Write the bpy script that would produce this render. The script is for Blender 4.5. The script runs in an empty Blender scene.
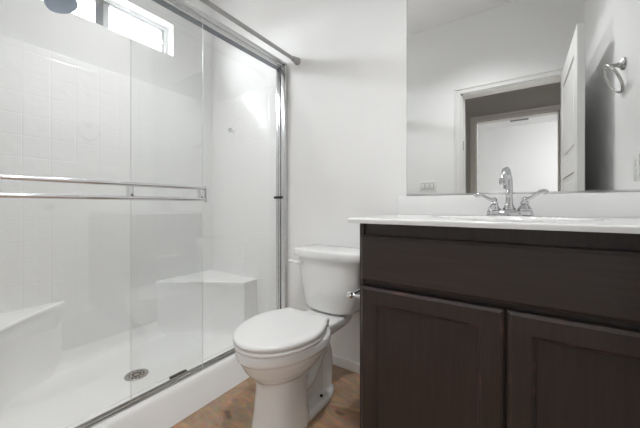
import bpy, bmesh, math, random
from mathutils import Vector, Matrix
random.seed(4)
SC = bpy.context.scene
COL = SC.collection
PI = math.pi

# ------------------------------------------------------------------ camera
TH = 0.598
cd = bpy.data.cameras.new('camera')
cam = bpy.data.objects.new('camera', cd)
COL.objects.link(cam)
cd.sensor_fit = 'HORIZONTAL'
cd.sensor_width = 36.0
cd.lens = 290.857 / 640.0 * 36.0
cd.shift_y = -(214.0 - 205.61) / 640.0
cd.clip_start = 0.01
cam.location = (0.0, 0.0, 0.959)
cam.rotation_euler = (PI / 2, 0.0, TH)
SC.camera = cam

# ------------------------------------------------------------------ world
w = bpy.data.worlds.new('overcast_sky')
SC.world = w
w.use_nodes = True
nt = w.node_tree
nt.nodes.clear()
wo = nt.nodes.new('ShaderNodeOutputWorld')
bg = nt.nodes.new('ShaderNodeBackground')
tc = nt.nodes.new('ShaderNodeTexCoord')
sx = nt.nodes.new('ShaderNodeSeparateXYZ')
mr = nt.nodes.new('ShaderNodeMapRange')
mr.interpolation_type = 'SMOOTHSTEP'
mr.inputs['From Min'].default_value = -0.06
mr.inputs['From Max'].default_value = 0.05
mx = nt.nodes.new('ShaderNodeMix')
mx.data_type = 'RGBA'
mx.inputs['A'].default_value = (0.20, 0.19, 0.18, 1)
mx.inputs['B'].default_value = (0.96, 0.98, 1.0, 1)
nt.links.new(tc.outputs['Generated'], sx.inputs[0])
nt.links.new(sx.outputs['Z'], mr.inputs['Value'])
nt.links.new(mr.outputs['Result'], mx.inputs['Factor'])
nt.links.new(mx.outputs['Result'], bg.inputs['Color'])
bg.inputs['Strength'].default_value = 14.4
nt.links.new(bg.outputs[0], wo.inputs[0])

# daylight portal filling the shower window opening
pl = bpy.data.lights.new('window_portal', 'AREA')
pl.shape = 'RECTANGLE'; pl.size = 0.90; pl.size_y = 0.234
pl.cycles.is_portal = True
po = bpy.data.objects.new('window_portal', pl)
COL.objects.link(po)
po.location = (-2.275, 0.72, 2.183)
po.rotation_euler = Vector((1, 0, 0)).to_track_quat('-Z', 'Y').to_euler()

FILL_LENS = 3.0          # glowing lens of the added ceiling fill lights
FILL_SPOT1 = 27.0        # added, unseen bathroom downlight
FILL_SPOT2 = 15.5        # added, unseen shower downlight
FAR_FILL = 47.0       # glow of the added, unseen bedroom lamp

vs = SC.view_settings
vs.view_transform = 'Standard'
vs.look = 'None'
vs.gamma = 1.0
vs.use_curve_mapping = False
vs.exposure = 1.48
SC.cycles.use_denoising = True
SC.cycles.max_bounces = 16
SC.cycles.diffuse_bounces = 8
SC.cycles.glossy_bounces = 8
SC.cycles.transparent_max_bounces = 24
SC.cycles.sample_clamp_indirect = 6.0
SC.cycles.caustics_reflective = True
SC.cycles.blur_glossy = 0.5


# ------------------------------------------------------------------ materials
def mat(name, col=(.8, .8, .8), rough=.5, metal=0.0, spec=.5, coat=0.0, emis=None, estr=0.0):
    m = bpy.data.materials.new(name)
    m.use_nodes = True
    b = m.node_tree.nodes['Principled BSDF']
    b.inputs['Base Color'].default_value = (*col, 1)
    b.inputs['Roughness'].default_value = rough
    b.inputs['Metallic'].default_value = metal
    b.inputs['Specular IOR Level'].default_value = spec
    b.inputs['Coat Weight'].default_value = coat
    b.inputs['Coat Roughness'].default_value = 0.08
    if emis:
        b.inputs['Emission Color'].default_value = (*emis, 1)
        b.inputs['Emission Strength'].default_value = estr
    return m


def N(m, t, **kw):
    n = m.node_tree.nodes.new(t)
    for k, v in kw.items():
        if hasattr(n, k) and k not in n.inputs:
            setattr(n, k, v)
        else:
            n.inputs[k].default_value = v
    return n


def L(m, a, b):
    m.node_tree.links.new(a, b)


def bump(m, height_out, strength, dist):
    b = m.node_tree.nodes['Principled BSDF']
    bn = N(m, 'ShaderNodeBump')
    bn.inputs['Strength'].default_value = strength
    bn.inputs['Distance'].default_value = dist
    L(m, height_out, bn.inputs['Height'])
    L(m, bn.outputs[0], b.inputs['Normal'])
    return bn


def paint(name, col, rough=.55, scale=90, strength=.12):
    m = mat(name, col, rough, spec=.3)
    t = N(m, 'ShaderNodeTexCoord')
    n = N(m, 'ShaderNodeTexNoise')
    n.inputs['Scale'].default_value = scale
    n.inputs['Detail'].default_value = 3
    L(m, t.outputs['Object'], n.inputs['Vector'])
    bump(m, n.outputs['Fac'], strength, .004)
    return m


M_wall = paint('wall_paint', (.86, .86, .857))
M_ceil = paint('ceiling_paint', (.86, .86, .857), .7)
M_trim = mat('trim_paint', (.80, .80, .79), .32)
M_door = mat('door_paint', (.80, .80, .79), .35)
M_china = mat('white_china', (.84, .84, .835), .10, spec=.5, coat=.4)
M_seatp = mat('toilet_seat_plastic', (.84, .84, .835), .22)
M_pan = mat('white_acrylic', (.91, .91, .907), .16, coat=.25)
M_chrome = mat('chrome', (.82, .82, .83), .07, 1.0)
M_faucet = mat('faucet_chrome', (.60, .60, .61), .06, 1.0)
M_nickel = mat('brushed_nickel', (.50, .495, .485), .24, 1.0)
M_darkmetal = mat('dark_metal', (.20, .21, .23), .32, .9)
M_alu = mat('bright_aluminium', (.66, .66, .665), .2, 1.0)
M_rod = mat('satin_rod', (.40, .39, .385), .28, 1.0)
M_black = mat('black_rubber', (.015, .015, .015), .5)
M_plate = mat('switch_plastic', (.85, .85, .83), .3)
M_counter = mat('cultured_marble', (.80, .80, .795), .12, coat=.3)
M_vinyl = mat('window_vinyl', (.80, .81, .82), .35)
M_stile = mat('grey_stile', (.20, .205, .215), .4)  # stile's backlit shade put into its grey; rocker frames share it
M_sash = mat('sash_vinyl', (.55, .56, .57), .35)  # vinyl darkened as backlit, less than the stile
M_headblue = mat('blue_grey_shower_metal', (.36, .42, .52), .4, .45)
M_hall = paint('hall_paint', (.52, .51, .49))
M_fill = mat('fill_lens_glow', (.9, .9, .9), .4, emis=(1, .99, .97), estr=FILL_LENS)
M_farfill = mat('bedroom_fill_glow', (.9, .9, .9), .4, emis=(1, 1, 1), estr=FAR_FILL)
M_mirror = mat('mirror_silver', (.86, .865, .86), 0.0, 1.0)
M_medge = mat('mirror_edge', (.55, .57, .56), .2, .6)

# tile-embossed surround
M_tile = mat('embossed_surround', (.91, .91, .907), .20, coat=.12)
t = N(M_tile, 'ShaderNodeTexCoord')
s = N(M_tile, 'ShaderNodeSeparateXYZ')
a = N(M_tile, 'ShaderNodeMath', operation='ADD')
c = N(M_tile, 'ShaderNodeCombineXYZ')
br = N(M_tile, 'ShaderNodeTexBrick', offset=0.0, squash=1.0)
for k, v in dict(Scale=1.0).items():
    br.inputs[k].default_value = v
br.inputs['Mortar Size'].default_value = 0.0045
br.inputs['Mortar Smooth'].default_value = 1.0
br.inputs['Brick Width'].default_value = .110
br.inputs['Row Height'].default_value = .110
nz = N(M_tile, 'ShaderNodeTexNoise')
nz.inputs['Scale'].default_value = 24
nz.inputs['Detail'].default_value = 2
mu = N(M_tile, 'ShaderNodeMath', operation='MULTIPLY')
mu.inputs[1].default_value = -1.0
ad = N(M_tile, 'ShaderNodeMath', operation='MULTIPLY_ADD')
ad.inputs[1].default_value = 2.0
L(M_tile, t.outputs['Object'], s.inputs[0])
L(M_tile, s.outputs['X'], a.inputs[0]); L(M_tile, s.outputs['Y'], a.inputs[1])
L(M_tile, a.outputs[0], c.inputs['X']); L(M_tile, s.outputs['Z'], c.inputs['Y'])
L(M_tile, c.outputs[0], br.inputs['Vector'])
L(M_tile, t.outputs['Object'], nz.inputs['Vector'])
L(M_tile, br.outputs['Fac'], mu.inputs[0])
L(M_tile, nz.outputs['Fac'], ad.inputs[0]); L(M_tile, mu.outputs[0], ad.inputs[2])
bump(M_tile, ad.outputs[0], .24, .004)

# slate-look floor
M_floor = mat('slate_vinyl', (.3, .2, .14), .42, spec=.4)
b = M_floor.node_tree.nodes['Principled BSDF']
t = N(M_floor, 'ShaderNodeTexCoord')
mp = N(M_floor, 'ShaderNodeMapping')
mp.inputs['Rotation'].default_value = (0, 0, .6)
mp.inputs['Scale'].default_value = (1, 1.9, 1)
n1 = N(M_floor, 'ShaderNodeTexNoise')
n1.inputs['Scale'].default_value = 5.5; n1.inputs['Detail'].default_value = 7; n1.inputs['Roughness'].default_value = .62
n1.inputs['Distortion'].default_value = 1.2
r1 = N(M_floor, 'ShaderNodeValToRGB')
e = r1.color_ramp.elements
e[0].position = .30; e[0].color = (.150, .105, .075, 1)
e[1].position = .72; e[1].color = (.50, .35, .24, 1)
for p, cc in ((.42, (.40, .225, .125, 1)), (.50, (.34, .255, .185, 1)), (.60, (.50, .29, .165, 1))):
    q = e.new(p); q.color = cc
n2 = N(M_floor, 'ShaderNodeTexNoise')
n2.inputs['Scale'].default_value = 28; n2.inputs['Detail'].default_value = 6; n2.inputs['Roughness'].default_value = .7
mm = N(M_floor, 'ShaderNodeMix', data_type='RGBA', blend_type='OVERLAY')
mm.inputs['Factor'].default_value = .55
L(M_floor, t.outputs['Object'], mp.inputs[0])
L(M_floor, mp.outputs[0], n1.inputs['Vector']); L(M_floor, mp.outputs[0], n2.inputs['Vector'])
L(M_floor, n1.outputs['Fac'], r1.inputs[0])
L(M_floor, r1.outputs[0], mm.inputs['A']); L(M_floor, n2.outputs['Color'], mm.inputs['B'])
hs = N(M_floor, 'ShaderNodeHueSaturation')
hs.inputs['Saturation'].default_value = 1.0
L(M_floor, mm.outputs['Result'], hs.inputs['Color'])
L(M_floor, hs.outputs[0], b.inputs['Base Color'])
bump(M_floor, n2.outputs['Fac'], .25, .003)


# espresso wood (direction of the grain: 'Z' upright, 'X' along the drawer)
def wood(name, horiz):
    m = mat(name, (.03, .024, .021), .36, spec=.45)
    b = m.node_tree.nodes['Principled BSDF']
    t = N(m, 'ShaderNodeTexCoord')
    mp = N(m, 'ShaderNodeMapping')
    mp.inputs['Scale'].default_value = (1.2, 8, 20) if horiz else (20, 8, 1.2)
    n = N(m, 'ShaderNodeTexNoise')
    n.inputs['Scale'].default_value = 4.0; n.inputs['Detail'].default_value = 6; n.inputs['Roughness'].default_value = .6
    r = N(m, 'ShaderNodeValToRGB')
    r.color_ramp.elements[0].position = .3; r.color_ramp.elements[0].color = (.033, .0245, .0220, 1)
    r.color_ramp.elements[1].position = .75; r.color_ramp.elements[1].color = (.051, .0365, .0320, 1)
    L(m, t.outputs['Object'], mp.inputs[0]); L(m, mp.outputs[0], n.inputs['Vector'])
    L(m, n.outputs['Fac'], r.inputs[0]); L(m, r.outputs[0], b.inputs['Base Color'])
    bump(m, n.outputs['Fac'], .08, .002)
    return m


M_wood = wood('espresso_wood', False)
M_woodh = wood('espresso_wood_lengthwise', True)
M_worn = wood('worn_wood_edge', False)
_n = M_worn.node_tree.nodes
_nz = N(M_worn, 'ShaderNodeTexNoise'); _nz.inputs['Scale'].default_value = 14; _nz.inputs['Detail'].default_value = 5
_rp = N(M_worn, 'ShaderNodeMapRange'); _rp.inputs['From Min'].default_value = .56; _rp.inputs['From Max'].default_value = .76
_mx = N(M_worn, 'ShaderNodeMix', data_type='RGBA')
_mx.inputs['B'].default_value = (.135, .062, .045, 1)
_tc = N(M_worn, 'ShaderNodeTexCoord')
L(M_worn, _tc.outputs['Object'], _nz.inputs['Vector']); L(M_worn, _nz.outputs['Fac'], _rp.inputs['Value'])
_src = _n['Principled BSDF'].inputs['Base Color'].links[0].from_socket
L(M_worn, _src, _mx.inputs['A']); L(M_worn, _rp.outputs['Result'], _mx.inputs['Factor'])
L(M_worn, _mx.outputs['Result'], _n['Principled BSDF'].inputs['Base Color'])
M_inside = mat('cabinet_gap', (.006, .005, .005), .8)


def glass(name, tint):
    m = bpy.data.materials.new(name)
    m.use_nodes = True
    nt = m.node_tree
    nt.nodes.clear()
    o = nt.nodes.new('ShaderNodeOutputMaterial')
    mix = nt.nodes.new('ShaderNodeMixShader')
    tr = nt.nodes.new('ShaderNodeBsdfTransparent')
    tr.inputs[0].default_value = (*tint, 1)
    gl = nt.nodes.new('ShaderNodeBsdfGlossy')
    gl.inputs['Roughness'].default_value = 0.0
    gl.inputs['Color'].default_value = (1, 1, 1, 1)
    lw = nt.nodes.new('ShaderNodeLayerWeight')
    lw.inputs['Blend'].default_value = .5
    pw = nt.nodes.new('ShaderNodeMath'); pw.operation = 'POWER'; pw.inputs[1].default_value = 5
    ma = nt.nodes.new('ShaderNodeMath'); ma.operation = 'MULTIPLY_ADD'
    ma.inputs[1].default_value = .94; ma.inputs[2].default_value = .04
    nt.links.new(lw.outputs['Facing'], pw.inputs[0])
    nt.links.new(pw.outputs[0], ma.inputs[0])
    nt.links.new(ma.outputs[0], mix.inputs[0])
    nt.links.new(tr.outputs[0], mix.inputs[1])
    nt.links.new(gl.outputs[0], mix.inputs[2])
    nt.links.new(mix.outputs[0], o.inputs[0])
    return m


M_glass = glass('clear_door_glass', (.985, .99, .988))
M_pane = glass('window_glass', (.98, .99, .99))
M_gedge = mat('glass_edge', (.72, .76, .75), .12)

# ------------------------------------------------------------------ mesh helpers


def BM():
    return bmesh.new()


def box(bm, x0, x1, y0, y1, z0, z1, bev=0.0, seg=2):
    x0, x1 = min(x0, x1), max(x0, x1)
    r = bmesh.ops.create_cube(bm, size=1.0)
    vs_ = r['verts']
    for v in vs_:
        v.co = Vector(((x0 + x1) / 2 + v.co.x * (x1 - x0), (y0 + y1) / 2 + v.co.y * (y1 - y0), (z0 + z1) / 2 + v.co.z * (z1 - z0)))
    if bev > 0:
        ed = list({e for v in vs_ for e in v.link_edges})
        bmesh.ops.bevel(bm, geom=ed, offset=bev, segments=seg, profile=.5, affect='EDGES')
    return bm


def rings(bm, rs, cap0=True, cap1=True, closed=True):
    """skin a list of point rings"""
    V = [[bm.verts.new(p) for p in r] for r in rs]
    n = len(V[0])
    for a, b in zip(V, V[1:]):
        for i in range(n if closed else n - 1):
            j = (i + 1) % n
            try:
                bm.faces.new((a[i], a[j], b[j], b[i]))
            except ValueError:
                pass
    if cap0:
        bm.faces.new(list(reversed(V[0])))
    if cap1:
        bm.faces.new(V[-1])
    return V


def tube(bm, pts, rad, seg=14):
    pts = [Vector(p) for p in pts]
    n = len(pts)
    if not isinstance(rad, (list, tuple)):
        rad = [rad] * n
    tang = []
    for i in range(n):
        a = pts[max(i - 1, 0)]; b = pts[min(i + 1, n - 1)]
        tang.append((b - a).normalized())
    up = Vector((0, 0, 1)) if abs(tang[0].z) < .9 else Vector((1, 0, 0))
    u = tang[0].cross(up).normalized()
    rs = []
    for i in range(n):
        u = (u - tang[i] * u.dot(tang[i])).normalized()
        v = tang[i].cross(u)
        rs.append([pts[i] + (u * math.cos(k * 2 * PI / seg) + v * math.sin(k * 2 * PI / seg)) * rad[i] for k in range(seg)])
    rings(bm, rs)


def lathe(bm, prof, org, axis=(0, 0, 1), seg=24):
    """prof: (radius, distance along axis)"""
    ax = Vector(axis).normalized()
    org = Vector(org)
    up = Vector((0, 0, 1)) if abs(ax.z) < .9 else Vector((1, 0, 0))
    u = ax.cross(up).normalized(); v = ax.cross(u)
    rs = [[org + ax * d + (u * math.cos(k * 2 * PI / seg) + v * math.sin(k * 2 * PI / seg)) * max(r, 1e-4) for k in range(seg)] for r, d in prof]
    rings(bm, rs)


def sphere(bm, c, r, seg=16):
    bmesh.ops.create_uvsphere(bm, u_segments=seg, v_segments=seg // 2, radius=r, matrix=Matrix.Translation(c))


def bez(p, n=16):
    p = [Vector(q) for q in p]
    out = []
    for i in range(n + 1):
        t = i / n
        q = list(p)
        while len(q) > 1:
            q = [a.lerp(b, t) for a, b in zip(q, q[1:])]
        out.append(q[0])
    return out


ORG = {}


def obj(name, bm, m, parent=None, smooth=True, angle=38, label=None):
    bmesh.ops.recalc_face_normals(bm, faces=bm.faces[:])
    off = ORG.get(parent.name, Vector((0, 0, 0))) if parent else None
    if off is None:                     # a top-level mesh: origin at the middle of its base
        lo = [min(v.co[i] for v in bm.verts) for i in range(3)]
        hi = [max(v.co[i] for v in bm.verts) for i in range(3)]
        off = Vector(((lo[0] + hi[0]) / 2, (lo[1] + hi[1]) / 2, lo[2]))
        loc = off
    else:
        loc = Vector((0, 0, 0))
    bmesh.ops.translate(bm, verts=bm.verts[:], vec=-off)
    me = bpy.data.meshes.new(name)
    bm.to_mesh(me); bm.free()
    me.materials.append(m)
    if smooth:
        for p in me.polygons:
            p.use_smooth = True
        me.set_sharp_from_angle(angle=math.radians(angle))
    o = bpy.data.objects.new(name, me)
    COL.objects.link(o)
    o.location = loc
    if parent:
        o.parent = parent
    ORG[o.name] = off
    if label:
        o['label'] = label
    return o


def thing(name, label, cat, loc, group=None):
    o = bpy.data.objects.new(name, None)
    COL.objects.link(o)
    o.empty_display_size = .05
    o.location = loc
    ORG[o.name] = Vector(loc)
    o['label'] = label; o['category'] = cat
    if group:
        o['group'] = group
    return o


def tag(o, label, cat):
    o['label'] = label; o['category'] = cat
    return o


def struct(name, bm, m, parent=None, smooth=False, label=None, cat=None):
    o = obj(name, bm, m, parent, smooth)
    if not parent:
        o['kind'] = 'structure'
        if label:
            o['label'] = label; o['category'] = cat
    return o


# ------------------------------------------------------------------ room shell
W = 1.504       # back wall
XL = -2.115     # shower window wall
XR = .438       # towel-ring wall
YR = -.119      # doorway wall
ZC = 2.779

b = BM(); box(b, -2.4, .6, -1.4, 1.7, -.12, 0)
struct('floor', b, M_floor, label='brown mottled slate-look vinyl floor', cat='floor')
b = BM(); box(b, -2.4, .6, YR - .12, 1.7, ZC, ZC + .1)
struct('ceiling', b, M_ceil, label='white bathroom ceiling', cat='ceiling')
b = BM(); box(b, -2.4, .6, W, W + .12, 0, ZC)
struct('wall_back', b, M_wall, label='white wall behind toilet and vanity mirror', cat='wall')
b = BM(); box(b, XR, XR + .12, YR - .12, W, 0, ZC)
struct('wall_right', b, M_wall, label='white side wall carrying the towel ring', cat='wall')
# window wall with its opening
wy0, wy1, wz0, wz1 = .27, 1.171, 2.066, 2.30
b = BM()
xo = XL - .16
box(b, xo, XL, YR - .12, wy0, 0, ZC); box(b, xo, XL, wy1, W, 0, ZC)
box(b, xo, XL, wy0, wy1, 0, wz0); box(b, xo, XL, wy0, wy1, wz1, ZC)
struct('wall_left', b, M_wall, label='white shower wall with a high slider window', cat='wall')
# doorway wall
DX0, DX1, DZ = -.461, .345, 2.042
b = BM()
box(b, XL, DX0, YR - .12, YR, 0, ZC); box(b, DX1, XR, YR - .12, YR, 0, ZC); box(b, DX0, DX1, YR - .12, YR, DZ, ZC)
struct('wall_rear', b, M_wall, label='white wall with the bathroom doorway, seen in the mirror', cat='wall')
# stub wall closing the shower end
b = BM(); box(b, XL, -1.225, YR, -.03, 0, ZC)
struct('wall_shower_end', b, M_wall)


# door casings
def casing(b, x0, x1, z1, y, out, wd=.052, th=.016):
    ya, yb = (y, y + th * out) if out > 0 else (y + th * out, y)
    box(b, x0 - wd, x0, ya, yb, 0, z1 + wd, .004); box(b, x1, x1 + wd, ya, yb, 0, z1 + wd, .004)
    box(b, x0 - .001, x1 + .001, ya, yb, z1, z1 + wd, .004)
    # back band
    box(b, x0 - wd - .004, x0 - wd + .014, ya, yb + (.006 if out > 0 else 0), 0, z1 + wd + .004, .003)
    box(b, x0 - wd - .004, x1 + wd, ya, yb + (.006 if out > 0 else 0), z1 + wd - .014, z1 + wd + .004, .003)


b = BM()
casing(b, DX0, DX1, DZ, YR, 1); casing(b, DX0, DX1, DZ, YR - .12, -1)
# jamb lining and stop
box(b, DX0, DX0 + .016, YR - .12, YR, 0, DZ); box(b, DX1 - .016, DX1, YR - .12, YR, 0, DZ)
box(b, DX0, DX1, YR - .12, YR, DZ - .016, DZ)
box(b, DX0 + .016, DX0 + .028, YR - .085, YR - .045, 0, DZ - .016)
struct('trim_1', b, M_trim)
b = BM(); box(b, DX0 + .0155, DX0 + .0185, YR - .040, YR - .012, 1.50, 1.59, .001)
tag(obj('strike_plate', b, M_nickel), 'grey metal strike plate on the bathroom door jamb', 'strike plate')

# open bathroom door, two sunk panels a side
piv = Vector((DX1 - .018, YR + .005, 0.0))
LEAF, DT = .84, .036
b = BM()
bm = b
def leafbox(x0, x1, d0, d1, z0, z1, bev=.002): box(bm, x0, x1, d0, d1, z0, z1, bev, 1)
leafbox(-DT + .009, -.009, .02, LEAF - .02, .03, DZ - .03, 0)
st = .115
for d0, d1 in ((0, st), (LEAF - st, LEAF)):
    leafbox(-DT, 0, d0, d1, .01, DZ - .012)
for z0, z1 in ((.01, .23), (1.17, 1.30), (1.90, DZ - .012)):
    leafbox(-DT, 0, st - .002, LEAF - st + .002, z0, z1)
for z0, z1 in ((.23, 1.17), (1.30, 1.90)):
    leafbox(-DT + .003, -.003, st + .045, LEAF - st - .045, z0 + .045, z1 - .045, .006)
bmesh.ops.rotate(b, verts=b.verts[:], cent=(0, 0, 0), matrix=Matrix.Rotation(math.radians(.3), 3, 'Z'))
bmesh.ops.translate(b, verts=b.verts[:], vec=piv)
d1 = struct('door_1', b, M_door, smooth=False, label='white panelled bathroom door standing open', cat='door')
rot = Matrix.Rotation(math.radians(.3), 3, 'Z')
b = BM()
for sgn in (-1, 1):
    x = -DT if sgn < 0 else 0
    lathe(b, [(.028, 0), (.028, .006), (.012, .012), (.011, .03), (.024, .036), (.027, .05), (.020, .062), (0, .064)], (x, LEAF - .06, .95), (sgn, 0, 0))
bmesh.ops.rotate(b, verts=b.verts[:], cent=(0, 0, 0), matrix=rot)
bmesh.ops.translate(b, verts=b.verts[:], vec=piv)
obj('door_knob', b, M_nickel, d1)

# hall, second doorway and the bright room beyond it
HY = -1.22
hx0, hx1, hz = -.452, .392, 2.035
b = BM()
box(b, -2.2, hx0, HY - .12, HY, 0, ZC); box(b, hx1, 1.2, HY - .12, HY, 0, ZC); box(b, hx0, hx1, HY - .12, HY, hz, ZC)
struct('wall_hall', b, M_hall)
b = BM(); casing(b, hx0, hx1, hz, HY, 1, .058, .016)
box(b, hx0, hx0 + .014, HY - .12, HY, 0, hz); box(b, hx1 - .014, hx1, HY - .12, HY, 0, hz); box(b, hx0, hx1, HY - .12, HY, hz - .014, hz)
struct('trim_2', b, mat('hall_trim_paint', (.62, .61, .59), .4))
b = BM(); box(b, -2.2, -2.1, HY, YR - .12, 0, ZC); box(b, 1.2, 1.3, HY - .12, YR - .12, 0, ZC); box(b, .55, 1.2, YR - .24, YR - .12, 0, ZC)
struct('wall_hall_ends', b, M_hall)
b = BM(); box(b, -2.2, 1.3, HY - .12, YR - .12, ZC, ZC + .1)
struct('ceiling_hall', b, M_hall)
b = BM(); box(b, -2.6, 2.4, -5.2, -1.34, -.12, 0)
struct('floor_bedroom', b, mat('bedroom_carpet', (.5, .5, .495), .9))
b = BM(); box(b, -2.6, 2.4, -5.12, -5.0, 0, ZC)
struct('wall_bedroom_far', b, M_wall)
b = BM(); box(b, -2.6, -2.5, -5.0, HY - .12, 0, ZC)
struct('wall_bedroom_window', b, M_wall)
b = BM(); box(b, 2.3, 2.4, -5.0, HY - .12, 0, ZC)
struct('wall_bedroom_side', b, M_wall)
b = BM(); box(b, -2.6, -2.2, HY - .12, HY - .02, 0, ZC); box(b, 1.2, 2.4, HY - .12, HY - .02, 0, ZC)
struct('wall_bedroom_near', b, M_wall)
b = BM(); box(b, -2.6, 2.4, -5.12, HY - .12, ZC, ZC + .1)
struct('ceiling_bedroom', b, M_ceil)
v = thing('ceiling_vent', 'small grey slotted ceiling vent in the bright room, seen in the mirror', 'vent', (.02, -4.45, ZC))
b = BM(); box(b, -.16, .20, -4.53, -4.37, ZC - .008, ZC, .002)
obj('vent_frame', b, M_plate, v)
b = BM()
for k in range(6):
    box(b, -.14, .18, -4.52 + k * .026, -4.508 + k * .026, ZC - .012, ZC - .007)
obj('vent_slat', b, M_darkmetal, v)
t = thing('bedroom_fill_lamp', 'added unseen fill lamp on the bedroom ceiling', 'lamp', (1.3, -3.2, ZC))  # invented source, out of view, brightens the room beyond
b = BM(); lathe(b, [(.22, 0), (.22, -.03), (.20, -.035)], (1.3, -3.2, ZC)); obj('fill_lamp_base', b, M_nickel, t)
b = BM(); lathe(b, [(.20, -.035), (.19, -.07), (.14, -.10), (.06, -.115), (0, -.118)], (1.3, -3.2, ZC)); obj('diffuser', b, M_farfill, t)


def fill_light(x, y, lab, watts, cone, m):  # invented ceiling light, out of view, to lift the brightness
    t = thing('fill_downlight', lab, 'lamp', (x, y, ZC))
    b = BM(); lathe(b, [(.058, -.001), (.085, -.001), (.088, -.004), (.084, -.008), (.062, -.006), (.058, -.002)], (x, y, ZC), seg=32)
    obj('trim_ring', b, M_trim, t)
    b = BM(); lathe(b, [(.0, -.002), (.058, -.002), (.058, -.0035), (0, -.0045)], (x, y, ZC), seg=32)
    obj('lens', b, m, t)
    ld = bpy.data.lights.new('fill_beam', 'SPOT')
    ld.energy = watts; ld.spot_size = math.radians(cone); ld.spot_blend = 1.0; ld.shadow_soft_size = .08
    lo = bpy.data.objects.new('fill_beam', ld); COL.objects.link(lo)
    lo.parent = t; lo.location = (0, 0, -.03)


fill_light(-.28, .55, 'added unseen downlight in the bathroom ceiling', FILL_SPOT1, 120, M_fill)
fill_light(-1.66, .74, 'added unseen downlight above the shower', FILL_SPOT2, 100, M_fill)

# baseboards
b = BM(); box(b, -1.235, -.48, W - .012, W, 0, .058, .004)
struct('baseboard_back', b, M_trim, label='low white baseboard on the wall behind the toilet', cat='baseboard')
b = BM(); box(b, XR - .012, XR, YR + .03, .97, 0, .058, .004)
struct('baseboard_right', b, M_trim)
b = BM(); box(b, -1.225, DX0 - .066, YR, YR + .012, 0, .058, .004)
struct('baseboard_rear', b, M_trim)

# ------------------------------------------------------------------ window
wf = BM()
xa, xb = XL - .135, XL - .075
f = .026
box(wf, xa, xb, wy0, wy1, wz0, wz0 + f, .003); box(wf, xa, xb, wy0, wy1, wz1 - f, wz1, .003)
box(wf, xa, xb, wy0, wy0 + f, wz0 + f, wz1 - f, .003); box(wf, xa, xb, wy1 - f, wy1, wz0 + f, wz1 - f, .003)
win = struct('window_1', wf, M_vinyl, label='small white slider window high in the shower wall', cat='window')
b = BM()
box(b, xa + .012, xb + .004, .712, .756, wz0 + f - .004, wz1 - f + .004, .003)   # fixed meeting stile
obj('meeting_stile', b, M_stile, win)
b = BM()
ys, ye = .758, wy1 - f + .006
xs0, xs1 = xb - .028, xb - .006
g = .020
box(b, xs0, xs1, ys, ye, wz0 + f - .006, wz0 + f + g - .006, .002); box(b, xs0, xs1, ys, ye, wz1 - f - g + .006, wz1 - f + .006, .002)
box(b, xs0, xs1, ys, ys + .034, wz0 + f, wz1 - f, .002); box(b, xs0, xs1, ye - .026, ye, wz0 + f, wz1 - f, .002)
sash = obj('sliding_sash', b, M_sash, win)
b = BM(); box(b, xs0 + .008, xs0 + .012, ys + .03, ye - .02, wz0 + f + .008, wz1 - f - .008); obj('pane', b, M_pane, sash)
b = BM(); box(b, xs1, xs1 + .008, ye - .020, ye - .006, 2.165, 2.195, .002); obj('latch', b, M_nickel, sash)
b = BM(); box(b, xa + .02, xa + .024, wy0 + f - .005, .71, wz0 + f - .005, wz1 - f + .005); obj('pane', b, M_pane, win)

# ------------------------------------------------------------------ shower stall
SY0, SY1 = -.03, W
PX = -2.103          # face of long panel
PYB = W - .012       # face of end panel by toilet
PYF = SY0 + .012
CUX = -1.241         # outside of the kerb
st_ = thing('shower_stall', 'white moulded acrylic shower stall with corner seats', 'shower', (-1.7, .74, 0))


def panel_profile(z0, z1):
    return z0, z1


for x0, x1, ya, yb in ((XL + .0015, PX, SY0 + .0015, W - .0015), (PX - .001, -1.385, PYB, W - .0015), (PX - .001, -1.385, SY0 + .0015, PYF)):
    b = BM(); box(b, x0, x1, ya, yb, .06, 1.80, .0035)
    obj('wall_panel', b, M_tile, st_, angle=30)

# pan: a height field with coved edges, a dished floor and the rounded kerb
KZ = .116
KR = .075               # width of the kerb's sloping face


def smooth(t):
    t = max(0., min(1., t)); return t * t * (3 - 2 * t)


def pan_z(x, y):
    if x > CUX - KR:
        k = (x - (CUX - KR)) / KR
        r = .16
        if k < r:
            return KZ - .5 * KZ / (1 - r / 2) * k * k / r
        return KZ * (1 - (k - r / 2) / (1 - r / 2)) + .0005
    # distance inside a rounded rectangle (three coved walls)
    x0, x1, y0, y1, R = PX, -1.405, PYF, PYB, .20
    cx_, cy_ = (x0 + x1) / 2, (y0 + y1) / 2
    qx = abs(x - cx_) - ((x1 - x0) / 2 - R)
    qy = abs(y - cy_) - ((y1 - y0) / 2 - R)
    sd = math.hypot(max(qx, 0), max(qy, 0)) + min(max(qx, qy), 0) - R
    w_ = max(-sd, 0)
    Rc = .085
    fl = .050 + .012 * min(1, math.hypot(x + 1.69, (y - .73) * .7) / .7)
    z = fl
    if w_ < Rc:
        z = fl + Rc - math.sqrt(max(0, Rc * Rc - (Rc - w_) ** 2))
    if x > -1.52:
        z = min(max(z, fl), KZ) if False else z
    # kerb: inner slope to its flat top
    k = smooth((x + 1.470) / .05)
    edge = smooth((x + 1.56) / .06)
    z = z * (1 - edge) + fl * edge if x > -1.56 and PYF + .09 < y < PYB - .09 else z
    z = min(z, .135) if x > -1.6 else z
    return z * (1 - k) + KZ * k


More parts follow.
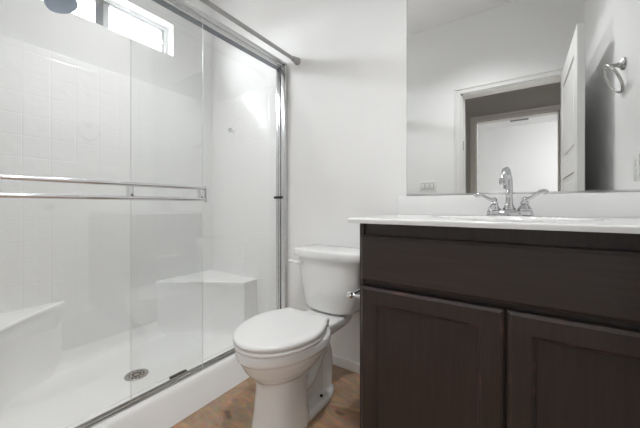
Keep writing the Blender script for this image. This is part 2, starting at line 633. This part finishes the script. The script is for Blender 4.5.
xsn = [PX + (-1.50 - PX) * i / 44 for i in range(45)] + [-1.50 + .012 * i for i in range(1, 10)]
xsn += [-1.36, -1.33] + [CUX - KR + KR * math.sin(i / 12 * PI / 2) for i in range(13)]
ysn = [PYF + (PYB - PYF) * i / 90 for i in range(91)]
b = BM()
G = [[b.verts.new((x, y, pan_z(x, y))) for y in ysn] for x in xsn]
for i in range(len(xsn) - 1):
    for j in range(len(ysn) - 1):
        b.faces.new((G[i][j], G[i + 1][j], G[i + 1][j + 1], G[i][j + 1]))
bot = [[b.verts.new((x, y, 0.001)) for y in (ysn[0], ysn[-1])] for x in (xsn[0], xsn[-1])]
b.faces.new([G[-1][j] for j in range(len(ysn))] + [bot[1][1], bot[1][0]])
b.faces.new([G[0][j] for j in reversed(range(len(ysn)))] + [bot[0][0], bot[0][1]])
b.faces.new([G[i][0] for i in range(len(xsn))] + [bot[1][0], bot[0][0]])
b.faces.new([G[i][-1] for i in reversed(range(len(xsn)))] + [bot[0][1], bot[1][1]])
pan = obj('shower_pan', b, M_pan, st_, angle=50)


def seat(corner, A, B1, B2, flip):
    """corner seat: A on the long wall, B1-B2 rounding onto the end wall"""
    C_, A, B1, B2 = [Vector((*p, 0)) for p in (corner, A, B1, B2)]
    b = BM()
    mid = ((A + B1) / 2)
    inw = (C_ - mid).normalized()
    rs = []
    for z, ins, bow in ((.048, -.050, .050), (.056, -.026, .052), (.072, -.008, .054), (.10, .006, .055), (.16, .018, .052), (.34, .016, .050), (.385, .006, .042), (.404, 0, .030), (.414, 0, .024), (.422, .002, .022), (.427, .010, .020)):
        pts = []
        n = 22
        for i in range(n + 1):
            s_ = i / n
            p = A.lerp(B1, s_) + inw * (ins + bow * math.sin(PI * s_))
            # rounded end near B1
            if s_ > .94:
                k = (s_ - .94) / .06
                p += inw * (.006 * k * k)
            pts.append(p)
        q = B1.lerp(B2, .35) + inw * ins; pts.append(q)
        pts.append(B2.copy()); pts.append(C_.copy())
        pts[0].x = A.x
        rs.append([(p.x, p.y, z) for p in pts])
    if flip:
        rs = [list(reversed(r)) for r in rs]
    rings(b, rs)
    return obj('corner_seat', b, M_pan, st_, angle=24)


seat((PX, PYB), (PX, 1.034), (-1.572, 1.372), (-1.572, PYB), False)
seat((PX, PYF), (PX, .544), (-1.66, .10), (-1.60, PYF), True)
b = BM()
lathe(b, [(.056, 0), (.056, .004), (.050, .0065), (.046, .0045), (.0, .0045)], (-1.69, .735, .0505), seg=32)
dr = obj('drain_cover', b, M_nickel, st_)
b = BM()
for k in range(12):
    a_ = k * PI / 6
    for rr in (.018, .034):
        c_ = Vector((-1.69 + rr * math.cos(a_), .735 + rr * math.sin(a_), .0555))
        box(b, c_.x - .0035, c_.x + .0035, c_.y - .0035, c_.y + .0035, .0535, .0558)
obj('drain_slot', b, M_black, dr)

# ------------------------------------------------------------------ sliding glass door
sd = thing('sliding_shower_door', 'sliding clear glass shower door in a bright aluminium track', 'shower door', (-1.34, .74, KZ))
y0, y1 = SY0 + .003, W - .002
K1 = KZ + .0012
b = BM()
prof = [(-1.378, 1.893), (-1.378, 1.928), (-1.330, 1.932), (-1.306, 1.930), (-1.296, 1.925), (-1.293, 1.917), (-1.297, 1.909), (-1.308, 1.906),
        (-1.314, 1.907), (-1.316, 1.901), (-1.328, 1.899), (-1.331, 1.893)]
rings(b, [[(x, y0, z) for x, z in prof], [(x, y1, z) for x, z in prof]])
hd = obj('header_track', b, M_alu, sd, angle=25)
b = BM(); box(b, -1.374, -1.338, y0 + .03, y1 - .03, 1.8915, 1.894)
obj('roller_groove', b, M_darkmetal, hd)
b = BM()
prof = [(-1.376, K1), (-1.376, K1 + .009), (-1.371, K1 + .010), (-1.369, K1 + .004), (-1.350, K1 + .004), (-1.347, K1 + .010), (-1.343, K1 + .010),
        (-1.340, K1 + .003), (-1.336, K1)]
rings(b, [[(x, y0, z) for x, z in prof], [(x, y1, z) for x, z in prof]])
obj('bottom_track', b, M_nickel, sd, angle=25)
for ya, yb in ((W - .032, W - .002), (SY0 + .002, SY0 + .032)):
    b = BM()
    box(b, -1.367, -1.346, ya, yb, K1 + .0105, 1.892, .003)
    box(b, -1.345, -1.331, ya, yb, K1 + .0105, 1.892, .004)
    box(b, -1.330, -1.286, ya if ya < .5 else ya + .006, yb if ya > .5 else yb - .006, K1, 1.900, .006, 3)
    jb = obj('side_jamb', b, M_alu, sd)
    if ya > .5:
        b = BM(); box(b, -1.378, -1.322, ya - .010, ya + .001, 1.006, 1.022, .002)
        obj('bumper', b, M_black, jb)


def pane(x, ya, yb):
    b = BM(); box(b, x - .003, x + .003, ya, yb, K1 + .008, 1.904)
    o = obj('glass_panel', b, M_glass, sd, smooth=False)
    o.data.materials.append(M_gedge)
    for p in o.data.polygons:
        if abs(p.normal.y) > .9:
            p.material_index = 1
    return o


outer = pane(-1.335, SY0 + .034, .893)
inner = pane(-1.360, .569, W - .030)
b = BM(); box(b, -1.402, -1.380, .755, .838, K1, K1 + .010, .002)
obj('door_guide', b, M_black, sd)
# double towel bar on the outer panel
for z in (1.046, .990):
    b = BM()
    tube(b, [(-1.302, .03, z), (-1.302, .884, z)], .0085, 14)
    obj('towel_bar', b, M_chrome, outer)
for yy in (.08, .547, .868):
    b = BM()
    box(b, -1.331, -1.299, yy - .009, yy + .009, .986, 1.050, .003)
    obj('bar_bracket', b, M_chrome, outer)
b = BM(); box(b, -1.314, -1.290, .884, .889, .974, 1.060, .002); obj('bar_end_plate', b, M_chrome, outer)

# ------------------------------------------------------------------ curtain rod, shower head, hook
cr = thing('shower_curtain_rod', 'grey metal curtain rod across the room above the glass door header', 'curtain rod', (-1.202, .69, 1.909))
b = BM(); tube(b, [(-1.202, YR + .012, 1.909), (-1.202, W - .05, 1.909)], .0115, 18)
tube(b, [(-1.202, YR + .012, 1.909), (-1.202, .55, 1.909)], .0135, 18)
obj('rod', b, M_rod, cr)
for yy, s_ in ((W - .0005, -1), (YR + .0005, 1)):
    b = BM(); lathe(b, [(.024, 0), (.024, .012), (.019, .016), (.018, .045), (.015, .052), (.012, .054)], (-1.202, yy, 1.909), (0, s_, 0))
    obj('rod_end', b, M_rod, cr)

sh = thing('overhead_shower', 'blue-grey bell-shaped shower head in front of the window', 'shower head', (-1.66, SY0, 2.07))
b = BM()
hc = Vector((-1.632, .412, 1.832))
ax = Vector((.26, .34, -.90)).normalized()
lathe(b, [(.0, -.112), (.014, -.112), (.016, -.090), (.026, -.078), (.043, -.058), (.054, -.030), (.059, -.006), (.058, .004), (.048, .010), (0, .014)], hc, ax, 32)
obj('shower_rose', b, M_headblue, sh)
b = BM(); tube(b, bez([(-1.66, SY0 + .0, 2.06), (-1.66, .14, 2.09), (-1.675, .30, 2.10), hc - ax * .112], 14), .0105)
lathe(b, [(.030, 0), (.030, .004), (.014, .012)], (-1.66, SY0, 2.06), (0, 1, 0))
obj('arm', b, M_chrome, sh)

hk = thing('robe_hook', 'tiny chrome hook on the shower end wall', 'hook', (-1.825, PYB, 1.54))
b = BM(); lathe(b, [(.016, 0), (.016, .004), (.008, .008), (.007, .028)], (-1.825, PYB, 1.54), (0, -1, 0)); obj('hook_base', b, M_chrome, hk)
b = BM(); tube(b, bez([(-1.825, PYB - .022, 1.54), (-1.825, PYB - .034, 1.515), (-1.825, PYB - .052, 1.512), (-1.825, PYB - .050, 1.545)], 10), .0055, 10)
sphere(b, (-1.825, PYB - .034, 1.545), .014); obj('hook_arm', b, M_chrome, hk)

# ------------------------------------------------------------------ toilet
TX = -.858
to = thing('toilet', 'white two-piece toilet with its lid closed', 'toilet', (TX, 1.0, 0))


def egg(d0, d1, hw, z, n=48, pf=2.0, pb=2.6, split=.40):
    """closed outline; d measured forward from the back wall"""
    dc = d0 + (d1 - d0) * split
    pts = []
    for i in range(n):
        a_ = 2 * PI * i / n
        c_, s_ = math.cos(a_), math.sin(a_)
        p = pf if c_ > 0 else pb
        e_ = (abs(c_) ** p + abs(s_) ** p) ** (-1 / p)
        dx, dd = hw * s_ * e_, c_ * e_
        d = dc + (dd * (d1 - dc) if dd > 0 else dd * (dc - d0))
        pts.append((TX + dx, W - d, z))
    return pts


b = BM()
# pedestal column growing into the bowl
rings(b, [egg(.44, .675, .104, 0, pb=4, pf=3), egg(.44, .673, .103, .02, pb=4, pf=3), egg(.45, .662, .098, .08, pb=4, pf=3), egg(.455, .655, .092, .17, pb=4, pf=2.8),
          egg(.455, .656, .093, .215, pb=4, pf=2.6), egg(.44, .668, .098, .238, pb=3.2), egg(.41, .693, .122, .260), egg(.38, .720, .146, .292), egg(.34, .742, .166, .33),
          egg(.31, .750, .170, .346, pb=2.1), egg(.305, .757, .1775, .351, pb=2.1), egg(.30, .760, .181, .356, pb=2.1), egg(.30, .759, .180, .386, pb=2.1), egg(.305, .752, .174, .392, pb=2.1)])
# deck carrying the tank
rings(b, [egg(.07, .42, .075, .300, pf=4, pb=4), egg(.05, .42, .100, .325, pf=4, pb=4), egg(.04, .42, .112, .345, pf=4, pb=4), egg(.04, .42, .114, .372, pf=4, pb=4), egg(.045, .42, .109, .379, pf=4, pb=4)])
# foot flange
rings(b, [egg(.180, .60, .099, 0, pb=2.4, pf=3), egg(.180, .60, .099, .022, pb=2.4, pf=3), egg(.187, .60, .091, .032, pb=2.4, pf=3)])
# rear body and trapway
rings(b, [egg(.215, .50, .050, .01, pb=2.4, pf=3), egg(.215, .50, .046, .10, pb=2.4, pf=3), egg(.20, .50, .050, .25, pb=2.4, pf=3), egg(.17, .50, .075, .34, pb=2.4, pf=3)])
for k in (-1, 1):
    pts = bez([(TX + k * .030, W - .50, .24), (TX + k * .034, W - .42, .04), (TX + k * .036, W - .36, .10), (TX + k * .036, W - .30, .44), (TX + k * .034, W - .215, .26), (TX + k * .030, W - .25, .02)], 24)
    tube(b, pts, .039, 16)
bowl = obj('bowl', b, M_china, to, angle=80)
md = bowl.modifiers.new('fuse', 'REMESH'); md.mode = 'VOXEL'; md.voxel_size = .006; md.use_smooth_shade = True
md = bowl.modifiers.new('soften', 'SMOOTH'); md.factor = .5; md.iterations = 3
for k in (-1, 1):
    b = BM(); lathe(b, [(.0075, 0), (.0075, .006), (.003, .007)], (TX + k * .067, W - .331, .0318), seg=14)
    obj('bolt', b, M_black, to, label='dark bolt at the foot')


def lidring(z, grow, d0=.350, d1=.765, hw=.181, back=.119, n=26):
    pts = []
    dc = .525
    L_ = []
    m = 30
    for i in range(m + 1):                       # front half, from one flank round the nose
        a_ = PI * i / m - PI / 2
        L_.append(((hw + grow) * math.sin(a_) * -1, dc + (d1 - dc + grow) * math.cos(a_)))
    right = L_
    side = []
    for i in range(1, 12):
        t_ = i / 12
        d = dc + (d0 + .010 - dc) * t_
        wv = hw + grow - (hw - back) * (t_ ** 1.8)
        side.append((wv, d))
    x_end, _ = side[-1]
    rnd = []
    for i in range(1, 6):
        a_ = i / 6 * PI / 2
        rnd.append((x_end - .010 * (1 - math.cos(a_)), d0 + .010 - (.010 + grow) * math.sin(a_)))
    half = side + rnd
    first = [(-x, d) for x, d in reversed(half)]  # coming from back on the other side
    # order: +x flank .. nose .. -x flank .. back
    seq = right + [(-x, d) for x, d in half] + [(x, d) for x, d in reversed(half)]
    out = [(TX + x, W - d, z) for x, d in seq]
    return out


b = BM()
rings(b, [lidring(.3935, -.006), lidring(.396, -.001), lidring(.407, 0), lidring(.4115, -.004)])
obj('seat', b, M_seatp, to, angle=60)
b = BM()
rings(b, [lidring(.4145, -.004), lidring(.417, .001), lidring(.427, .002), lidring(.432, 0), lidring(.436, -.006), lidring(.438, -.020), lidring(.439, -.06)])
obj('lid', b, M_seatp, to, angle=60)
for k in (-1, 1):
    b = BM(); box(b, TX + k * .07 - .022, TX + k * .07 + .022, W - .345, W - .308, .3785, .411, .006, 3)
    obj('hinge', b, M_seatp, to)


def tankring(hw, d0, d1, z, n=56, p=5.5, bow=.018):
    pts = []
    for i in range(n):
        a_ = 2 * PI * i / n
        c_, s_ = math.cos(a_), math.sin(a_)
        e_ = (abs(c_) ** p + abs(s_) ** p) ** (-1 / p)
        x = hw * s_ * e_
        d = (d0 + d1) / 2 + (d1 - d0) / 2 * c_ * e_
        if c_ > 0:
            d += bow * (1 - (x / hw) ** 2) * min(1, c_ * e_)
        pts.append((TX - .001 + x, W - d, z))
    return pts


b = BM()
rings(b, [tankring(.110, .06, .150, .3815, bow=.026), tankring(.132, .045, .172, .3845, bow=.028), tankring(.153, .034, .184, .394, bow=.03), tankring(.163, .028, .190, .415, bow=.03),
          tankring(.184, .022, .195, .53, bow=.027), tankring(.204, .018, .199, .674, bow=.022)])
obj('tank', b, M_china, to, angle=50)
LP = dict(p=8, bow=.024)
b = BM()
rings(b, [tankring(.203, .014, .203, .673, **LP), tankring(.221, .012, .211, .675, **LP), tankring(.223, .011, .213, .682, **LP), tankring(.223, .011, .213, .708, **LP),
          tankring(.220, .013, .210, .714, **LP), tankring(.209, .018, .204, .7172, **LP), tankring(.15, .05, .16, .7185, **LP)])
obj('tank_lid', b, M_china, to, angle=50)
b = BM()
lathe(b, [(.014, 0), (.014, .006), (.008, .010), (.008, .022)], (TX - .160, W - .214, .638), (0, -1, 0), 18)
tube(b, bez([(TX - .160, W - .226, .638), (TX - .175, W - .232, .643), (TX - .205, W - .228, .644), (TX - .228, W - .220, .641)], 10), [.0115] * 3 + [.0095] * 5 + [.011] * 3, 12)
obj('flush_lever', b, M_china, to)

# ------------------------------------------------------------------ vanity
VX0, VX1, VY, VZ = -.484, XR - .004, .971, .896
FY = .953             # face of doors
va = thing('vanity_cabinet', 'dark espresso wood vanity cabinet with two doors under the white sink top', 'cabinet', (-.02, 1.24, 0))
b = BM()
V1 = VZ - .0012
box(b, VX0, VX0 + .018, VY, W - .002, .09, V1, .001, 1); box(b, VX1 - .018, VX1, VY, W - .002, .09, V1, .001, 1)
box(b, VX0 + .017, VX1 - .017, W - .010, W - .002, .09, V1); box(b, VX0 + .017, VX1 - .017, VY + .002, W - .010, .09, .118)
box(b, VX0 + .017, VX1 - .017, VY + .010, VY + .026, .118, V1)
box(b, VX0 + .005, VX1 - .005, VY + .06, W - .002, 0.0005, .0895)
obj('body', b, M_wood, va)


def front(name, x0, x1, z0, z1, m, frame=None):
    b = BM()
    bv = .008
    yb = VY + .0098

    def rect(i, y):
        return [(x0 + i, y, z0 + i), (x1 - i, y, z0 + i), (x1 - i, y, z1 - i), (x0 + i, y, z1 - i)]
    rs = [rect(0, yb), rect(0, FY + .009), rect(.0015, FY + .006), rect(.010, FY)]
    if frame:
        rs += [rect(frame - .007, FY), rect(frame - .004, FY + .0025), rect(frame, FY + .004), rect(frame + .003, FY + .009)]
    rings(b, rs)
    o = obj(name, b, m, va, smooth=False)
    if frame:
        o.data.materials.append(M_worn)
        for p in o.data.polygons:
            if .05 < max(abs(p.normal.x), abs(p.normal.z)) < .95:
                p.material_index = 1
    return o


front('drawer_front', VX0 + .010, VX1 - .018, .687, .852, M_woodh)
front('door', VX0 + .010, -.0325, .100, .669, M_wood, .062)
front('door', -.0255, VX1 - .018, .100, .669, M_wood, .062)

vt = thing('sink_countertop', 'white cultured marble sink countertop on the dark vanity', 'vanity top', (-.04, 1.22, VZ))
CT = VZ + .018
cx0, cx1, cy0, cy1 = -.517, XR - .002, .938, W - .0005
bcx, bcy, bax, bay = -.03, 1.205, .235, .148


def top_z(x, y):
    r = math.sqrt(((x - bcx) / bax) ** 2 + ((y - bcy) / bay) ** 2)
    if r < 1:
        return CT + .004 - .125 * (1 - r ** 2.6)
    if r < 1.10:
        k = (r - 1) / .10
        return CT + .004 * math.cos(k * PI / 2) ** 2
    return CT


er = .007
nx, ny = 110, 64
xs_ = [cx0 + er * (1 - math.cos(i / 5 * PI / 2)) for i in range(5)] + [cx0 + er + (cx1 - cx0 - er) * i / nx for i in range(nx + 1)]
ys_ = [cy0 + er * (1 - math.cos(i / 5 * PI / 2)) for i in range(5)] + [cy0 + er + (cy1 - cy0 - er) * i / ny for i in range(ny + 1)]


def edge_drop(x, y):
    dx = max(0, cx0 + er - x); dy = max(0, cy0 + er - y)
    d = min(er, math.hypot(dx, dy))
    return er - math.sqrt(er * er - d * d)


b = BM()
G = [[b.verts.new((x, y, top_z(x, y) - edge_drop(x, y))) for y in ys_] for x in xs_]
nX, nY = len(xs_), len(ys_)
for i in range(nX - 1):
    for j in range(nY - 1):
        b.faces.new((G[i][j], G[i + 1][j], G[i + 1][j + 1], G[i][j + 1]))
q = [b.verts.new(p) for p in ((cx0, cy0, VZ), (cx1, cy0, VZ), (cx1, cy1, VZ), (cx0, cy1, VZ))]
b.faces.new([G[i][0] for i in range(nX)] + [q[1], q[0]])
b.faces.new([G[-1][j] for j in range(nY)] + [q[2], q[1]])
b.faces.new([G[i][-1] for i in reversed(range(nX))] + [q[3], q[2]])
b.faces.new([G[0][j] for j in reversed(range(nY))] + [q[0], q[3]])
obj('counter', b, M_counter, vt, angle=60)
b = BM(); box(b, cx0, cx1, W - .021, W - .0005, CT - .001, 1.007, .004, 3)
obj('backsplash', b, M_counter, vt)
b = BM(); lathe(b, [(.022, 0), (.022, .003), (.015, .004), (0, .003)], (bcx, bcy, CT + .004 - .1252))
obj('sink_drain', b, M_chrome, vt)

# faucet
fx, fy = -.030, 1.405
CT += .0008
fa = thing('faucet', 'chrome two-handle faucet with arched spout on the vanity top', 'faucet', (fx, fy, CT))
b = BM()
pr = [(.083, .029, 0), (.083, .029, .005), (.079, .026, .008), (.080, .027, .013), (.076, .024, .020), (.066, .018, .025), (.058, .013, .027)]
rs = []
for hx, hy, dz in pr:
    rs.append([(fx + math.copysign(abs(math.cos(a_)) ** .7, math.cos(a_)) * hx, fy + math.copysign(abs(math.sin(a_)) ** .8, math.sin(a_)) * hy, CT + dz) for a_ in [2 * PI * k / 40 for k in range(40)]])
rings(b, rs)
obj('base_plate', b, M_faucet, fa)
b = BM()
lathe(b, [(.027, .010), (.027, .026), (.022, .029), (.023, .034), (.0185, .039), (.0135, .055), (.0125, .085), (.014, .088), (.014, .094), (.0115, .097), (.011, .112)], (fx, fy, CT), seg=24)
pts = [(fx, fy, CT + .11)] + [(fx - .008 + .008 * math.cos(a_), fy - .045 + .045 * math.cos(a_), CT + .143 + .045 * math.sin(a_)) for a_ in [PI * k / 14 for k in range(15)]] + [(fx - .016, fy - .0905, CT + .140)]
tube(b, pts, [.0110] + [.0098] * 15 + [.0105], 16)
lathe(b, [(.0115, 0), (.0145, .003), (.0145, .022), (.0125, .026), (.010, .026)], (fx - .016, fy - .0905, CT + .150), (0, 0, -1), 20)
obj('spout', b, M_faucet, fa)
for k in (-1, 1):
    b = BM()
    hx = fx + k * .0515
    lathe(b, [(.027, .010), (.0275, .022), (.023, .026), (.0255, .031), (.021, .036), (.0165, .044), (.0125, .049), (.0155, .052), (.0145, .057), (.010, .061), (.0115, .066), (.0105, .072), (.004, .078), (0, .079)], (hx, fy, CT), seg=22)
    hb = obj('handle', b, M_faucet, fa)
    b = BM()
    pts = bez([(hx, fy, CT + .066), (hx + k * .02, fy - .004, CT + .064), (hx + k * .034, fy - .006, CT + .072), (hx + k * .048, fy - .006, CT + .086), (hx + k * .066, fy - .006, CT + .078), (hx + k * .072, fy - .004, CT + .072)], 16)
    pts = [p + Vector((0, 0, (.012 if k < 0 else .020) * min(1, i_ / 10))) for i_, p in enumerate(pts)]
    tube(b, pts, [1.2 * r_ for r_ in (.0075, .0072, .0068, .0062, .0058, .0055, .0054, .0056, .006, .0066, .0072, .0078, .0082, .0084, .0082, .007, .004)], 12)
    obj('lever', b, M_faucet, hb)
b = BM(); tube(b, [(fx, fy + .022, CT + .012), (fx, fy + .022, CT + .060)], .0028, 8); sphere(b, (fx, fy + .022, CT + .063), .006, 12)
obj('lift_rod', b, M_faucet, fa)

# toilet paper holder on the cabinet flank
tp = thing('toilet_paper_holder', 'empty chrome toilet paper holder on the side of the vanity', 'paper holder', (VX0, 1.12, .60))
for yy in (1.065, 1.215):
    b = BM()
    lathe(b, [(.020, 0), (.020, .005), (.011, .010), (.0075, .020), (.0075, .076), (.012, .080), (.0155, .090), (.012, .100), (0, .104)], (VX0, yy, .590), (-1, 0, 0), 20)
    obj('post', b, M_chrome, tp)
b = BM(); tube(b, [(VX0 - .088, 1.065, .590), (VX0 - .088, 1.215, .590)], .0075, 14)
obj('roller', b, M_chrome, tp)

# mirror
mi = thing('wall_mirror', 'large frameless mirror on the wall above the vanity', 'mirror', (-.02, W, 1.015))
b = BM(); box(b, -.478, XR - .006, W - .005, W - .0015, 1.013, 2.12, .0015, 1)
o = obj('mirror_glass', b, M_mirror, mi, smooth=False)
o.data.materials.append(M_medge)
for p in o.data.polygons:
    if p.normal.y > -.99:
        p.material_index = 1
b = BM(); box(b, -.478, XR - .006, W - .009, W - .0055, 1.0085, 1.0165, .001, 1)
obj('bottom_channel', b, M_alu, mi)

# towel ring on the side wall (seen in the mirror); it hangs leaning back to the wall
ty, tz = .955, 1.664
tr = thing('towel_ring', 'nickel towel ring on the wall, seen in the mirror', 'towel ring', (XR, ty, tz))
b = BM()
lathe(b, [(.031, .0012), (.031, .006), (.027, .012), (.016, .018), (.010, .030), (.009, .060), (.012, .064), (.013, .072), (.010, .080), (.004, .084)], (XR, ty, tz), (-1, 0, 0))
obj('post', b, M_nickel, tr)
b = BM()
n = 48
R_ = .076
top = Vector((XR - .076, ty, tz + .003))
dn = Vector((.064, 0, -.137)).normalized()
c_ = top + dn * R_
nrm = dn.cross(Vector((0, 1, 0))).normalized()
ring = [c_ - dn * (R_ * math.cos(2 * PI * k / n)) + Vector((0, R_ * math.sin(2 * PI * k / n), 0)) for k in range(n)]
rs = []
for k in range(n):
    d = (ring[k] - c_).normalized()
    rs.append([ring[k] + (d * math.cos(j * PI / 5) + nrm * math.sin(j * PI / 5)) * .0062 for j in range(10)])
rings(b, rs + [rs[0]], False, False)
bmesh.ops.remove_doubles(b, verts=b.verts[:], dist=1e-5)
obj('ring', b, M_nickel, tr)

# switch plate and outlet
sw = thing('light_switch', 'white three-gang switch plate on the doorway wall, seen in the mirror', 'switch', (-.775, YR, 1.16))
b = BM(); box(b, -.860, -.690, YR, YR + .006, 1.102, 1.218, .0025); obj('plate', b, M_plate, sw)
for k in (-1, 0, 1):
    b = BM(); box(b, -.775 + k * .047 - .0180, -.775 + k * .047 + .0180, YR + .0055, YR + .0065, 1.126, 1.194)
    rk = obj('rocker_frame', b, M_stile, sw)
    b = BM(); box(b, -.775 + k * .047 - .0145, -.775 + k * .047 + .0145, YR + .006, YR + .011, 1.130, 1.190, .002)
    obj('rocker', b, M_trim, rk)
ou = thing('power_outlet', 'white power outlet on the wall below the towel ring', 'outlet', (XR, 1.14, 1.127))
b = BM(); box(b, XR - .006, XR, 1.105, 1.175, 1.070, 1.184, .0025); obj('plate', b, M_plate, ou)
for zz in (1.106, 1.148):
    b = BM(); box(b, XR - .009, XR - .005, 1.124, 1.156, zz - .014, zz + .014, .003)
    obj('receptacle', b, M_trim, ou)
